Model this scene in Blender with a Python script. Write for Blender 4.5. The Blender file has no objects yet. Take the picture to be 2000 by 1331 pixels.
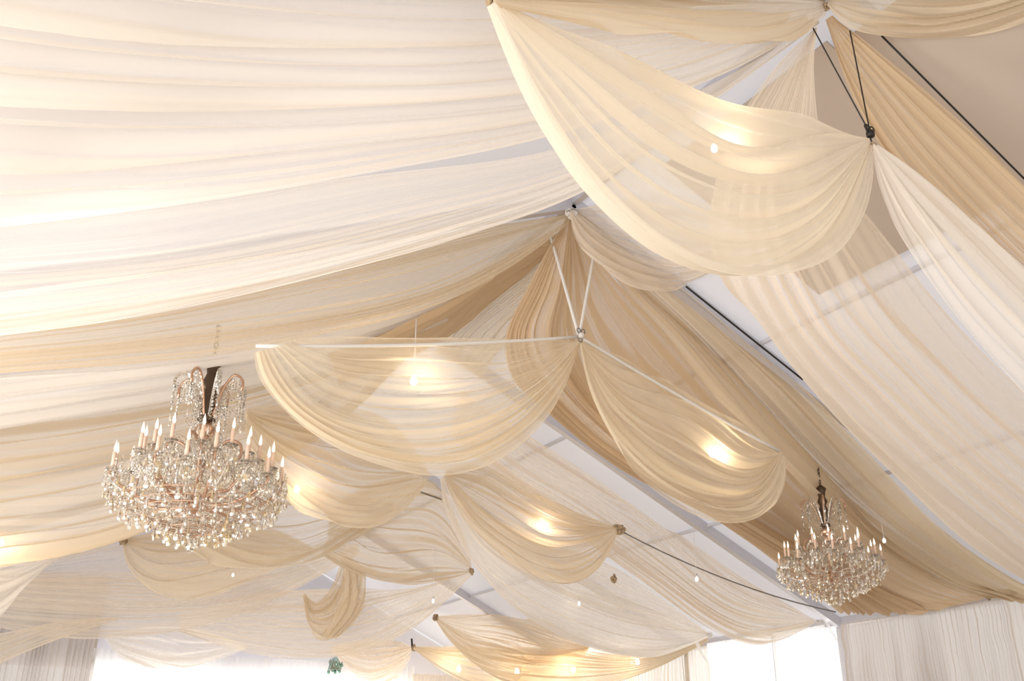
import bpy, math, random
import numpy as np
from mathutils import Vector, Matrix

# ------------------------------------------------------------------ camera, sky, exposure
S = bpy.context.scene
COL = S.collection
FPX, PITCH, HEAD, EYE = 1944.0, math.radians(23.7), math.radians(31.0), 1.6
cd = bpy.data.cameras.new('camera'); cam = bpy.data.objects.new('camera', cd); COL.objects.link(cam)
cd.sensor_width = 36.0; cd.lens = FPX / 2000 * 36.0; cd.clip_end = 300
cam.location = (0, 0, EYE); cam.rotation_euler = (math.radians(90) + PITCH, 0, -HEAD)
S.camera = cam
w = bpy.data.worlds.new('sky'); S.world = w; w.use_nodes = True
bg = w.node_tree.nodes['Background']; bg.inputs[0].default_value = (0.96, 0.98, 1.0, 1); bg.inputs[1].default_value = 1.15
S.view_settings.view_transform = 'Standard'; S.view_settings.look = 'None'
S.view_settings.gamma = 1.0; S.view_settings.use_curve_mapping = False
S.view_settings.exposure = 0.08
S.cycles.transparent_max_bounces = 20
S.cycles.max_bounces = 8; S.cycles.diffuse_bounces = 4; S.cycles.transmission_bounces = 6

def area(name, loc, target, sx, sy, watts, col):
    l = bpy.data.lights.new(name, 'AREA'); l.shape = 'RECTANGLE'; l.size = sx; l.size_y = sy
    l.energy = watts; l.color = col
    o = bpy.data.objects.new(name, l); COL.objects.link(o); o.location = loc
    o.rotation_euler = (Vector(target) - Vector(loc)).to_track_quat('-Z', 'Y').to_euler(); return o
# daylight from the left; unseen left side and near end left open for light
area('daylight_left_side', (-3.6, 8, 2.0), (6, 9, 6.0), 18, 3.4, 1150, (1.0, 0.98, 0.97))
area('near_end_fill', (5, -5.5, 2.0), (8, 10, 6.0), 14, 3.4, 170, (1.0, 0.97, 0.93))  # added fill lamp at the unseen near end

# daylight through the end wall windows and the window bay of the right wall
area('daylight_end_windows', (8.5, 31.6, 2.6), (8, 18, 4.5), 12, 4.2, 650, (1.0, 0.98, 0.95))
area('daylight_right_window', (18.6, 17.2, 2.6), (8, 16.5, 4.5), 4.0, 4.2, 110, (1.0, 0.98, 0.95))

RNG = np.random.RandomState(7)
# ------------------------------------------------------------------ tent measures (m)
XR, ZR = 7.1, 7.7 + EYE          # ridge
XE, ZE = 17.3, 3.1 + EYE         # right eave
XL = -3.1                        # left eave
SL = (ZR - ZE) / (XE - XR)
FR = [0.15, 5.15, 10.15, 15.15, 20.15, 25.15, 30.15]
YB = 30.15
def roof_z(x): return ZR - SL * abs(x - XR)

cp, sp, ch, sh = math.cos(PITCH), math.sin(PITCH), math.cos(HEAD), math.sin(HEAD)
def ray(px, py):
    x = (px - 1000) / FPX; u = -(py - 665.5) / FPX
    fw = cp - u * sp; up = sp + u * cp
    return np.array([x * ch + fw * sh, -x * sh + fw * ch, up])
def atY(px, py, Y):
    r = ray(px, py); p = r / r[1] * Y; p[2] += EYE; return p
def inside(p):
    """draw a point in towards the eye until it hangs clear under roof and inside the walls"""
    d = np.array([p[0], p[1], p[2] - EYE]); t = 1.0
    while t > .2:
        q = d * t; q[2] += EYE
        if q[2] < roof_z(q[0]) - (.36 if q[0] > 7.2 and q[1] < 9 else .14) and XL + .1 < q[0] < XE - .45 and q[1] < YB - .55: return q
        t *= .993
    return q
def atX(px, py, X):
    r = ray(px, py); p = r / r[0] * X; p[2] += EYE; return p

# ------------------------------------------------------------------ objects
def tag(o, label=None, cat=None, group=None, kind=None):
    if label: o['label'] = label
    if cat: o['category'] = cat
    if group: o['group'] = group
    if kind: o['kind'] = kind
    return o
def empty(name, loc, label=None, cat=None, group=None):
    o = bpy.data.objects.new(name, None); COL.objects.link(o); o.location = loc
    o.empty_display_size = 0.1
    return tag(o, label, cat, group)
def mesh_obj(name, V, F, mat, parent=None, smooth=True, uv=None):
    me = bpy.data.meshes.new(name); V = np.asarray(V, dtype=np.float32)
    me.from_pydata(V.tolist(), [], F if isinstance(F, list) else F.tolist()); me.update()
    if smooth: me.polygons.foreach_set('use_smooth', [True] * len(me.polygons))
    if mat: me.materials.append(mat)
    if uv is not None:
        l = me.uv_layers.new(name='UVMap'); vi = np.empty(len(me.loops), dtype=np.int32)
        me.loops.foreach_get('vertex_index', vi); l.data.foreach_set('uv', np.asarray(uv, dtype=np.float32)[vi].ravel())
    o = bpy.data.objects.new(name, me); COL.objects.link(o)
    if parent: o.parent = parent
    return o
class MB:
    def __init__(s): s.V = []; s.F = []
    def add(s, V, F):
        n = len(s.V); s.V += [tuple(v) for v in V]; s.F += [tuple(i + n for i in f) for f in F]; return s
    def box(s, c, d, R=None):
        V = [Vector((sx * d[0] / 2, sy * d[1] / 2, sz * d[2] / 2)) for sx in (-1, 1) for sy in (-1, 1) for sz in (-1, 1)]
        if R is not None: V = [R @ v for v in V]
        V = [v + Vector(c) for v in V]
        return s.add(V, [(0, 1, 3, 2), (4, 6, 7, 5), (0, 4, 5, 1), (2, 3, 7, 6), (0, 2, 6, 4), (1, 5, 7, 3)])
    def beam(s, a, b, wd, ht):
        a = Vector(a); b = Vector(b); d = b - a
        z = Vector((0, 0, 1)) if abs(d.normalized().z) < .95 else Vector((0, 1, 0))
        x = d.normalized(); y = z.cross(x).normalized(); z = x.cross(y)
        R = Matrix((x, y, z)).transposed()
        return s.box((a + b) / 2, (d.length, wd, ht), R)
    def tube(s, pts, r, n=8, cap=True):
        P = [Vector(p) for p in pts]; m = len(P); rr = r if hasattr(r, '__len__') else [r] * m
        V = []; F = []; up = None
        for i in range(m):
            t = (P[min(i + 1, m - 1)] - P[max(i - 1, 0)]).normalized()
            if up is None: up = Vector((0, 0, 1)) if abs(t.z) < .9 else Vector((1, 0, 0))
            x = up.cross(t).normalized(); y = t.cross(x); up = y
            for k in range(n):
                a = 2 * math.pi * k / n; V.append(P[i] + float(rr[i]) * (math.cos(a) * x + math.sin(a) * y))
        for i in range(m - 1):
            for k in range(n):
                F.append((i * n + k, i * n + (k + 1) % n, (i + 1) * n + (k + 1) % n, (i + 1) * n + k))
        if cap: F.append(tuple(range(n))[::-1]); F.append(tuple((m - 1) * n + k for k in range(n)))
        return s.add(V, F)
    def lathe(s, prof, c=(0, 0, 0), n=16, axis=None):
        V = []; F = []; c = Vector(c); R = axis
        for r, z in prof:
            for k in range(n):
                a = 2 * math.pi * k / n; v = Vector((r * math.cos(a), r * math.sin(a), z))
                V.append((R @ v if R is not None else v) + c)
        for i in range(len(prof) - 1):
            for k in range(n):
                F.append((i * n + k, i * n + (k + 1) % n, (i + 1) * n + (k + 1) % n, (i + 1) * n + k))
        F.append(tuple(range(n))[::-1]); F.append(tuple((len(prof) - 1) * n + k for k in range(n)))
        return s.add(V, F)
    def build(s, name, mat, parent=None, smooth=True):
        return mesh_obj(name, s.V, s.F, mat, parent, smooth)

# ------------------------------------------------------------------ materials
def mat_new(name):
    m = bpy.data.materials.new(name); m.use_nodes = True; nt = m.node_tree
    for n in list(nt.nodes): nt.nodes.remove(n)
    return m, nt, nt.nodes.new('ShaderNodeOutputMaterial')
def pbr(name, col, rough=.5, metal=0.0, noise=0.0, scale=20, bump=0.0, stretch=(1, 1, 1)):
    m, nt, out = mat_new(name); N = nt.nodes; L = nt.links
    b = N.new('ShaderNodeBsdfPrincipled'); b.inputs['Base Color'].default_value = (*col, 1)
    b.inputs['Roughness'].default_value = rough; b.inputs['Metallic'].default_value = metal
    L.new(b.outputs[0], out.inputs[0])
    if noise or bump:
        tc = N.new('ShaderNodeTexCoord'); mp = N.new('ShaderNodeMapping'); mp.inputs['Scale'].default_value = stretch
        nz = N.new('ShaderNodeTexNoise'); nz.inputs['Scale'].default_value = scale; nz.inputs['Detail'].default_value = 4
        L.new(tc.outputs['Object'], mp.inputs[0]); L.new(mp.outputs[0], nz.inputs[0])
        if noise:
            rm = N.new('ShaderNodeMapRange'); rm.inputs[3].default_value = 1 - noise; rm.inputs[4].default_value = 1 + noise * .5
            L.new(nz.outputs[0], rm.inputs[0]); vm = N.new('ShaderNodeVectorMath'); vm.operation = 'SCALE'
            vm.inputs[0].default_value = col; L.new(rm.outputs[0], vm.inputs['Scale']); L.new(vm.outputs[0], b.inputs['Base Color'])
        if bump:
            bp = N.new('ShaderNodeBump'); bp.inputs['Strength'].default_value = bump; bp.inputs['Distance'].default_value = .02
            L.new(nz.outputs[0], bp.inputs['Height']); L.new(bp.outputs[0], b.inputs['Normal'])
    return m
def sheer(name, col, opac, trans=.5, streak=.25, lines=70):
    """woven sheer: opacity grows with the angle it is seen at and where the cloth is gathered"""
    m, nt, out = mat_new(name); N = nt.nodes; L = nt.links
    def math_(op, a, b=None, clamp=False):
        n = N.new('ShaderNodeMath'); n.operation = op; n.use_clamp = clamp
        for i, v in enumerate((a, b)):
            if v is None: continue
            if isinstance(v, (int, float)): n.inputs[i].default_value = v
            else: L.new(v, n.inputs[i])
        return n.outputs[0]
    uv = N.new('ShaderNodeUVMap'); sx = N.new('ShaderNodeSeparateXYZ'); L.new(uv.outputs[0], sx.inputs[0])
    cx = N.new('ShaderNodeCombineXYZ'); L.new(math_('MULTIPLY', sx.outputs[0], 1.3), cx.inputs[0]); L.new(math_('MULTIPLY', sx.outputs[1], lines), cx.inputs[1])
    nz = N.new('ShaderNodeTexNoise'); nz.inputs['Scale'].default_value = 1.0; nz.inputs['Detail'].default_value = 1.0
    L.new(cx.outputs[0], nz.inputs[0])
    st = math_('MULTIPLY', math_('SUBTRACT', nz.outputs[0], .5), streak * 2.0)
    # doubled hem along both edges
    d = math_('ABSOLUTE', math_('SUBTRACT', sx.outputs[1], .5)); hem = math_('MULTIPLY', math_('GREATER_THAN', d, .488), .22)
    fa = N.new('ShaderNodeAttribute'); fa.attribute_name = 'fold'
    a = math_('ADD', math_('ADD', math_('ADD', st, math_('MULTIPLY', fa.outputs['Fac'], .42)), opac - .12), hem); a = math_('MINIMUM', math_('MAXIMUM', a, .04), .985)
    lw = N.new('ShaderNodeNewGeometry'); dt = N.new('ShaderNodeVectorMath'); dt.operation = 'DOT_PRODUCT'
    L.new(lw.outputs['Incoming'], dt.inputs[0]); L.new(lw.outputs['Normal'], dt.inputs[1])
    cs = math_('MAXIMUM', math_('ABSOLUTE', dt.outputs['Value']), .22)
    T = math_('POWER', math_('SUBTRACT', 1.0, a), math_('DIVIDE', .8, cs))
    df = N.new('ShaderNodeBsdfDiffuse'); df.inputs[0].default_value = (*col, 1)
    tl = N.new('ShaderNodeBsdfTranslucent'); tl.inputs[0].default_value = (*col, 1)
    mx = N.new('ShaderNodeMixShader'); mx.inputs[0].default_value = trans
    L.new(df.outputs[0], mx.inputs[1]); L.new(tl.outputs[0], mx.inputs[2])
    bp = N.new('ShaderNodeBump'); bp.inputs['Strength'].default_value = .3; bp.inputs['Distance'].default_value = .02
    L.new(nz.outputs[0], bp.inputs['Height']); L.new(bp.outputs[0], df.inputs['Normal']); L.new(bp.outputs[0], tl.inputs['Normal'])
    tp = N.new('ShaderNodeBsdfTransparent'); tp.inputs[0].default_value = (1, .985, .96, 1)
    m2 = N.new('ShaderNodeMixShader'); L.new(T, m2.inputs[0]); L.new(mx.outputs[0], m2.inputs[1]); L.new(tp.outputs[0], m2.inputs[2])
    L.new(m2.outputs[0], out.inputs[0]); return m
def emit(name, col, s):
    m, nt, out = mat_new(name); e = nt.nodes.new('ShaderNodeEmission'); e.inputs[0].default_value = (*col, 1); e.inputs[1].default_value = s
    nt.links.new(e.outputs[0], out.inputs[0]); return m
def crystal_mat(name, col, rough=0.0):
    m, nt, out = mat_new(name); g = nt.nodes.new('ShaderNodeBsdfGlass'); g.inputs['Color'].default_value = (*col, 1)
    g.inputs['Roughness'].default_value = rough; g.inputs['IOR'].default_value = 1.55
    gl = nt.nodes.new('ShaderNodeBsdfGlossy'); gl.inputs['Color'].default_value = (1, .95, .88, 1); gl.inputs['Roughness'].default_value = .08
    mx = nt.nodes.new('ShaderNodeMixShader'); mx.inputs[0].default_value = .3
    nt.links.new(g.outputs[0], mx.inputs[1]); nt.links.new(gl.outputs[0], mx.inputs[2]); nt.links.new(mx.outputs[0], out.inputs[0]); return m

TAN = (.83, .655, .42)
M = dict(
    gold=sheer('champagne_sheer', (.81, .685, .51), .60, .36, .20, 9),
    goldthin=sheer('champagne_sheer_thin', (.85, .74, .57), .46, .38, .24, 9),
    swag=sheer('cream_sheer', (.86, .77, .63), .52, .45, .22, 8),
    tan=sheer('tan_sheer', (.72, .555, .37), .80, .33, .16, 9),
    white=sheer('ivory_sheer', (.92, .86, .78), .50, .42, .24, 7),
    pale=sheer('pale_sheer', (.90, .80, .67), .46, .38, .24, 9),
    curtain=sheer('pleated_wall_cloth', (.70, .64, .59), .985, .06, .04, 8),
    window=sheer('white_window_sheer', (.95, .94, .92), .86, .60, .1, 8),
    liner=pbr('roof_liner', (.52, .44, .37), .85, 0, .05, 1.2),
    vinyl=None,
    alu=pbr('aluminium', (.66, .65, .68), .45, .6, .06, 12),
    dark=pbr('dark_metal', (.045, .04, .035), .45, .8, .2, 60),
    bronze=pbr('dark_bronze', (.11, .075, .05), .4, .8, .3, 90),
    brass=pbr('rose_brass', (.66, .42, .29), .28, .9, .15, 60),
    rope=pbr('white_rope', (.82, .78, .72), .8, 0, .1, 200, .4),
    cable=pbr('grey_cable', (.20, .18, .16), .6, 0, .1, 90),
    candle=pbr('candle_sleeve', (.80, .58, .44), .5, 0, .08, 50),
    jute=pbr('bunched_tan_cloth', (.50, .36, .22), .9, 0, .25, 90, .8),
    floor=pbr('floor_boards', (.62, .54, .45), .6, 0, .1, 2),
    bulb=emit('bulb_glow', (1, .84, .62), 260), bulbdim=emit('small_bulb_glow', (1, .86, .66), 30),
    flame=emit('candle_bulb_glow', (1, .82, .64), 1.8),
    crystal=crystal_mat('champagne_crystal', (1.0, .99, .96)),
    smoky=crystal_mat('smoky_crystal', (.95, .88, .70)),
    teal=crystal_mat('teal_glass', (.35, .62, .58)),
)

def vinyl():
    m, nt, out = mat_new('white_vinyl'); N = nt.nodes; L = nt.links
    a = N.new('ShaderNodeBsdfDiffuse'); a.inputs[0].default_value = (.80, .79, .82, 1)
    b = N.new('ShaderNodeBsdfTranslucent'); b.inputs[0].default_value = (.75, .74, .78, 1)
    x = N.new('ShaderNodeMixShader'); x.inputs[0].default_value = .3; L.new(a.outputs[0], x.inputs[1]); L.new(b.outputs[0], x.inputs[2]); L.new(x.outputs[0], out.inputs[0]); return m
M['vinyl'] = vinyl()
# ------------------------------------------------------------------ cloth
def catmull(P, n, t=None):
    """P (k,...) -> n samples, centripetal-ish by chord"""
    P = np.asarray(P, float); k = len(P)
    if k == 2:
        s = np.linspace(0, 1, n) if t is None else t
        return P[0] * (1 - s).reshape((-1,) + (1,) * (P.ndim - 1)) + P[1] * s.reshape((-1,) + (1,) * (P.ndim - 1))
    fl = P.reshape(k, -1); ch_ = np.linalg.norm(np.diff(fl, axis=0), axis=1) ** .5 + 1e-6
    T = np.concatenate([[0], np.cumsum(ch_)]); T /= T[-1]
    # tangents
    m = np.zeros_like(fl); dT = np.diff(T)[:, None]; sl = np.diff(fl, axis=0) / dT
    m[1:-1] = (sl[:-1] * dT[1:] + sl[1:] * dT[:-1]) / (dT[1:] + dT[:-1]); m[0] = 1.5 * sl[0] - .5 * m[1]; m[-1] = 1.5 * sl[-1] - .5 * m[-2]
    s = np.linspace(0, 1, n) if t is None else t
    i = np.clip(np.searchsorted(T, s, side='right') - 1, 0, k - 2); h = (T[i + 1] - T[i]); x = (s - T[i]) / h; x = x[:, None]; h = h[:, None]
    r = (2 * x**3 - 3 * x**2 + 1) * fl[i] + (x**3 - 2 * x**2 + x) * h * m[i] + (-2 * x**3 + 3 * x**2) * fl[i + 1] + (x**3 - x**2) * h * m[i + 1]
    return r.reshape((n,) + P.shape[1:])
def by_length(C, n):
    d = np.concatenate([[0], np.cumsum(np.linalg.norm(np.diff(C, axis=0), axis=1))]); d /= d[-1]
    s = np.linspace(0, 1, n); return np.stack([np.interp(s, d, C[:, j]) for j in range(3)], 1)
def cr(pts, Y0, Y1=None):
    """control points: image column/row cast on to the upright plane at distance Y down the tent"""
    if Y1 is None: Y1 = Y0
    out = []; n = len(pts)
    xs = np.array([p[:2] for p in pts], float); d = np.concatenate([[0], np.cumsum(np.linalg.norm(np.diff(xs, axis=0), axis=1))]); d /= d[-1]
    for i, p in enumerate(pts):
        Y = p[2] if len(p) > 2 else Y0 + (Y1 - Y0) * d[i]
        out.append(inside(atY(p[0], p[1], Y)))
    return np.array(out)
def vnoise(x, rs, n=400):
    k = rs.uniform(-1, 1, n); i = np.floor(x).astype(int) % (n - 1); f = x - np.floor(x); f = f * f * (3 - 2 * f)
    return k[i] * (1 - f) + k[i + 1] * f
def saw(x, rs, n=400):
    # overlapping folds: slow rise, quick turn back, each of its own height
    k = .35 + .65 * rs.rand(n); i = np.floor(x).astype(int) % (n - 1); f = x - np.floor(x); w_ = .62 + .25 * rs.rand(n)[i]
    a = np.clip(f / w_, 0, 1); b = np.clip((f - w_) / (1 - w_), 0, 1)
    up = a * a * (3 - 2 * a); dn = b * b * (3 - 2 * b)
    return 2 * k[i] * np.where(f < w_, up, 1 - dn) - .7
def cloth(name, curves, mat, label, cat='drape', group=None, pleats=14, amp=.5, nu=150, nv=170, seed=0, cap=.11, parent=None, billow=0.0, fine=.10):
    rs = np.random.RandomState(seed + 11)
    pleats = max(3.2, pleats * .62)
    C = np.stack([by_length(catmull(c, 120), nu) for c in curves])          # K,nu,3
    P = catmull(C, nv)                                                      # nv,nu,3
    v = np.linspace(0, 1, nv)[:, None]; u = np.linspace(0, 1, nu)[None, :]
    du = np.gradient(P, axis=1); dv = np.gradient(P, axis=0); nrm = np.cross(du, dv); ln = np.linalg.norm(nrm, axis=2, keepdims=True)
    nrm = nrm / np.maximum(ln, 1e-9)
    W = np.linalg.norm(dv, axis=2).sum(0)[None, :]
    A = np.minimum(amp * W / pleats, cap); A = np.maximum(A, .008)
    warp = .55 * np.sin(2.1 * u * math.pi + rs.uniform(0, 6)) + .35 * np.sin(5.3 * u + rs.uniform(0, 6))
    x1 = v * pleats + warp * (.4 + .6 * np.sin(v * 3 + rs.uniform(0, 6))) + 50
    x2 = v * pleats * 2.3 + 1.3 * warp + 90
    x1 = x1 + .9 * vnoise(v * pleats * .33 + 20 + 0 * u, rs) + .35 * vnoise(u * 2.3 + v * pleats * .5 + 30, rs)
    h = .75 * saw(x1, rs) + .45 * vnoise(x1 * .5 + 7, rs)
    h2 = saw(x2 + .5 * vnoise(u * 3 + 40 + v * 2, rs), rs)
    D = A * (h + fine * h2)
    P = P + nrm * D[..., None]
    if billow:
        P = P + nrm * (billow * np.sin(math.pi * u) * np.sin(math.pi * v))[..., None]
    i = np.arange(nv * nu).reshape(nv, nu)
    F = np.stack([i[:-1, :-1], i[:-1, 1:], i[1:, 1:], i[1:, :-1]], -1).reshape(-1, 4)
    V = P.reshape(-1, 3)
    hh = h + fine * h2; g = np.abs(np.gradient(hh, axis=0)) * nv / pleats; g = np.clip(g / 3.0, 0, 1)     # steepness of the folds = gathered cloth
    g = np.broadcast_to(g, (nv, nu))
    uv = np.stack([np.broadcast_to(u, (nv, nu)), np.broadcast_to(v, (nv, nu))], -1).reshape(-1, 2)
    me = bpy.data.meshes.new(name)
    me.vertices.add(len(V)); me.vertices.foreach_set('co', V.astype(np.float32).ravel())
    me.loops.add(F.size); me.loops.foreach_set('vertex_index', F.astype(np.int32).ravel())
    me.polygons.add(len(F)); me.polygons.foreach_set('loop_start', np.arange(0, F.size, 4, dtype=np.int32)); me.polygons.foreach_set('loop_total', np.full(len(F), 4, dtype=np.int32))
    l = me.uv_layers.new(name='UVMap'); l.data.foreach_set('uv', uv[F.ravel()].astype(np.float32).ravel())
    at = me.attributes.new('fold', 'FLOAT', 'POINT'); at.data.foreach_set('value', g.astype(np.float32).ravel())
    me.update(calc_edges=True)
    me.polygons.foreach_set('use_smooth', [True] * len(me.polygons)); me.materials.append(M[mat])
    o = bpy.data.objects.new(name, me); COL.objects.link(o)
    if parent: o.parent = parent
    else: tag(o, label, cat, group)
    return o

# ------------------------------------------------------------------ shell
def struct(o): o['kind'] = 'structure'; return o
Y0 = -6.0
struct(MB().box((XR, (Y0 + YB) / 2, -.05), (XE - XL + 1, YB - Y0 + 1, .1)).build('floor', M['floor'], smooth=False))
def slope(name, xa, xb):
    mb = MB(); za, zb = roof_z(xa), roof_z(xb)
    mb.add([(xa, Y0, za), (xb, Y0, zb), (xb, YB, zb), (xa, YB, za)], [(0, 3, 2, 1)])      # stretched membrane
    return struct(mb.build(name, M['vinyl'], smooth=False))
slope('ceiling_right', XR, XE + .3); slope('ceiling_left', XL - .3, XR)
# frame: rafters, ridge, eaves, posts
OFF = .12
for k, y in enumerate(FR[:-1]):
    for s_, xe in (('right', XE), ('left', XL)):
        struct(MB().beam((XR, y, ZR - OFF), (xe, y, ZE - OFF), .13, .20).build('trim_rafter_%s_%d' % (s_, k), M['alu'], smooth=False))
        struct(MB().beam((xe, y, 0), (xe, y, ZE), .16, .16).build('trim_post_%s_%d' % (s_, k), M['alu'], smooth=False))
struct(MB().beam((XR, Y0, ZR - .1), (XR, YB, ZR - .1), .10, .14).build('trim_ridge', M['alu'], smooth=False))
struct(MB().beam((XE, Y0, ZE - .05), (XE, YB, ZE - .05), .14, .18).build('trim_eave_right', M['alu'], smooth=False))
struct(MB().beam((XL, Y0, ZE - .05), (XL, YB, ZE - .05), .14, .18).build('trim_eave_left', M['alu'], smooth=False))
k = 0
for xo in (3.4, 6.6):
    for s_ in (1,):
        x = XR + s_ * xo; k += 1
        struct(MB().beam((x, Y0, roof_z(x) - .06), (x, YB, roof_z(x) - .05), .045, .06).build('trim_purlin_%d' % k, M['vinyl'], smooth=False))
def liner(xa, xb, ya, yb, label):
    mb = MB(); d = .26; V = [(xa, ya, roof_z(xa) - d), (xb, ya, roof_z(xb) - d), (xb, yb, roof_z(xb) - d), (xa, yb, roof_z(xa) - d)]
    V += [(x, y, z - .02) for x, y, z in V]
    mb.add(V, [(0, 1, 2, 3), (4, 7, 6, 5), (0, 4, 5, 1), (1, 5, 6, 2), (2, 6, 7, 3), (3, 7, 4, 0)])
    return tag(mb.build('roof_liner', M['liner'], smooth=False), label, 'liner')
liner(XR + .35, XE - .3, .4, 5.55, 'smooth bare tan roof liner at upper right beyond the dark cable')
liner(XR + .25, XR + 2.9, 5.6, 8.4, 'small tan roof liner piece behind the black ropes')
struct(MB().beam((XE + .05, 16.97, 0), (XE + .05, 16.97, ZE), .5, .12).build('trim_window_post', M['alu'], smooth=False))
# gable triangle of the far end
mb = MB(); V = [(XL, YB + .05, ZE - .4), (XE, YB + .05, ZE - .4), (XE, YB + .05, ZE), (XR, YB + .05, ZR), (XL, YB + .05, ZE)]
V += [(x, y + .05, z) for x, y, z in V]; mb.add(V, [(0, 1, 2, 3, 4), (9, 8, 7, 6, 5), (0, 5, 6, 1), (1, 6, 7, 2), (2, 7, 8, 3), (3, 8, 9, 4), (4, 9, 5, 0)])
struct(mb.build('wall_back', M['vinyl'], smooth=False))

def wall_cloth(name, p0, p1, z0, z1, mat, label, step=.11, depth=.07, seed=1, cat='curtain', group=None, tie=0):
    """hanging pleated cloth, folds upright"""
    rs = np.random.RandomState(seed); p0 = np.array(p0, float); p1 = np.array(p1, float); L_ = np.linalg.norm(p1 - p0)
    n = int(L_ / step * 7); s = np.linspace(0, 1, n); rows = 16
    x = s * L_ / step; ph = x + .8 * vnoise(x * .23 + 9, rs)
    prof = np.sin(ph * 2 * math.pi) * (.55 + .45 * vnoise(x * .5, rs)) + .5 * vnoise(x * 1.7, rs)
    t = (p1 - p0) / L_; nrm = np.array([-t[1], t[0]])
    V = []; U = []
    for r in range(rows + 1):
        f = r / rows; z = z1 + (z0 - z1) * f
        a = depth * (.5 + .6 * min(1, f * 3)); sh_ = .04 * vnoise(x * .4 + f * 2.5, rs)
        ss = s.copy()
        if tie: ss = s + tie * (f ** 1.6) * (1 - s)          # drawn to one side
        xy = p0 + np.outer(ss * L_ + 0, t) + np.outer(prof * a + sh_, nrm)
        for i in range(n): V.append((xy[i, 0], xy[i, 1], z)); U.append((f * .5, s[i]))
    idx = np.arange((rows + 1) * n).reshape(rows + 1, n)
    F = np.stack([idx[:-1, :-1], idx[:-1, 1:], idx[1:, 1:], idx[1:, :-1]], -1).reshape(-1, 4)
    o = mesh_obj(name, V, F, M[mat], None, True, U); return tag(o, label, cat, group)

zt = ZE - .12
wall_cloth('pleated_wall_curtain', (XE - .12, 15.05), (XE - .12, 10.2), 0, zt, 'curtain', 'grey beige pleated wall curtain right below the chandelier by the bright corner', seed=3)
wall_cloth('pleated_wall_curtain', (XE - .12, 10.1), (XE - .12, 4.8), 0, zt, 'curtain', 'grey beige pleated wall curtain at the lower right edge of the photo', seed=4)
wall_cloth('window_curtain', (XE - .3, 15.3), (XE - .3, 16.9), 0, zt, 'window', 'bright white sheer window curtain nearest the rafter foot, right of the gap', .16, .05, 5)
wall_cloth('window_curtain', (XE - .3, 17.05), (XE - .3, 19.1), 0, zt, 'window', 'bright white sheer window curtain left of the gap, beside tan pleated wall', .16, .05, 6)
wall_cloth('pleated_wall_curtain', (XE - .12, 19.2), (XE - .12, YB - .1), 0, zt, 'gold', 'tan pleated wall curtain behind the farthest hanging swag', .13, .05, 7)
xa = atY(182, 1290, YB)[0]; xb = atY(800, 1290, YB)[0]
wall_cloth('pleated_wall_curtain', (XL, YB - .25), (xa, YB - .25), 0, ZE + 2, 'curtain', 'grey beige pleated end wall curtain in the lower left corner', .13, .05, 8)
wall_cloth('pleated_wall_curtain', (xb, YB - .25), (XE - .2, YB - .25), 0, ZE - .1, 'gold', 'tan pleated end wall curtain right of the white windows', .13, .05, 9)
xs = np.linspace(xa, xb, 5)
wl = ['white sheer end window curtain beside the grey beige pleats', 'white sheer end window curtain below the small white scallop', 'white sheer end window curtain left of the teal glass pendant', 'white sheer end window curtain behind the teal glass pendant']
for i in range(4):
    wall_cloth('window_curtain', (xs[i] - .08, YB - .3 + .08 * (i % 2)), (xs[i + 1] + .08, YB - .3 + .08 * (i % 2)), 0, ZE + .1, 'window', wl[i], .2, .06, 20 + i)

# ------------------------------------------------------------------ drapes
exec_drapes = []
def D(label, mat, curves, seed, **k):
    nm = k.pop('name', 'ceiling_drape')
    return cloth(nm, curves, mat, label, seed=seed, **k)

# left slope, near bay
D('wide ivory sheer drape filling the top left of the ceiling', 'white', [
  cr([(1612, 5), (1300, -90), (1000, -150), (500, -260), (0, -400), (-500, -600)], 5.2, 4.2),
  cr([(1612, 8), (1300, 0), (1000, -20), (500, -60), (0, -110), (-500, -220)], 5.2, 5.6),
  cr([(1611, 12), (1300, 55), (950, 75), (500, 65), (250, 45), (0, 12), (-500, -80)], 5.2, 6.6),
  cr([(1611, 16), (1300, 95), (950, 140), (640, 146), (200, 127), (0, 108), (-500, 40)], 5.2, 7.4),
  cr([(1611, 20), (1330, 130), (1000, 177), (500, 190), (130, 181), (-500, 140)], 5.2, 8.1),
  cr([(1611, 24), (1350, 150), (1000, 220), (500, 262), (200, 270), (0, 264), (-500, 235)], 5.2, 8.8),
  cr([(1612, 30), (1500, 100), (1400, 150), (1080, 264), (700, 342), (350, 400), (0, 440), (-500, 470)], 5.2, 9.4)], 1, pleats=17, amp=.36, nv=260, nu=140, cap=.16)
D('ivory sheer drape under the top left one, long edge running to the ridge hub', 'white', [
  cr([(1600, 40), (1370, 175), (1085, 292), (700, 345), (400, 385), (0, 412), (-500, 420)], 5.4, 9.5),
  cr([(1600, 42), (1380, 190), (1110, 325), (800, 400), (400, 470), (0, 500), (-500, 520)], 5.4, 9.8),
  cr([(1600, 44), (1385, 195), (1130, 350), (850, 440), (500, 520), (0, 580), (-500, 610)], 5.4, 10.0),
  cr([(1600, 46), (1390, 200), (1145, 371), (900, 463), (650, 533), (450, 583), (250, 622), (0, 655), (-500, 700)], 5.4, 10.2)], 2, pleats=9, amp=.4, nv=200, cap=.14)
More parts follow.
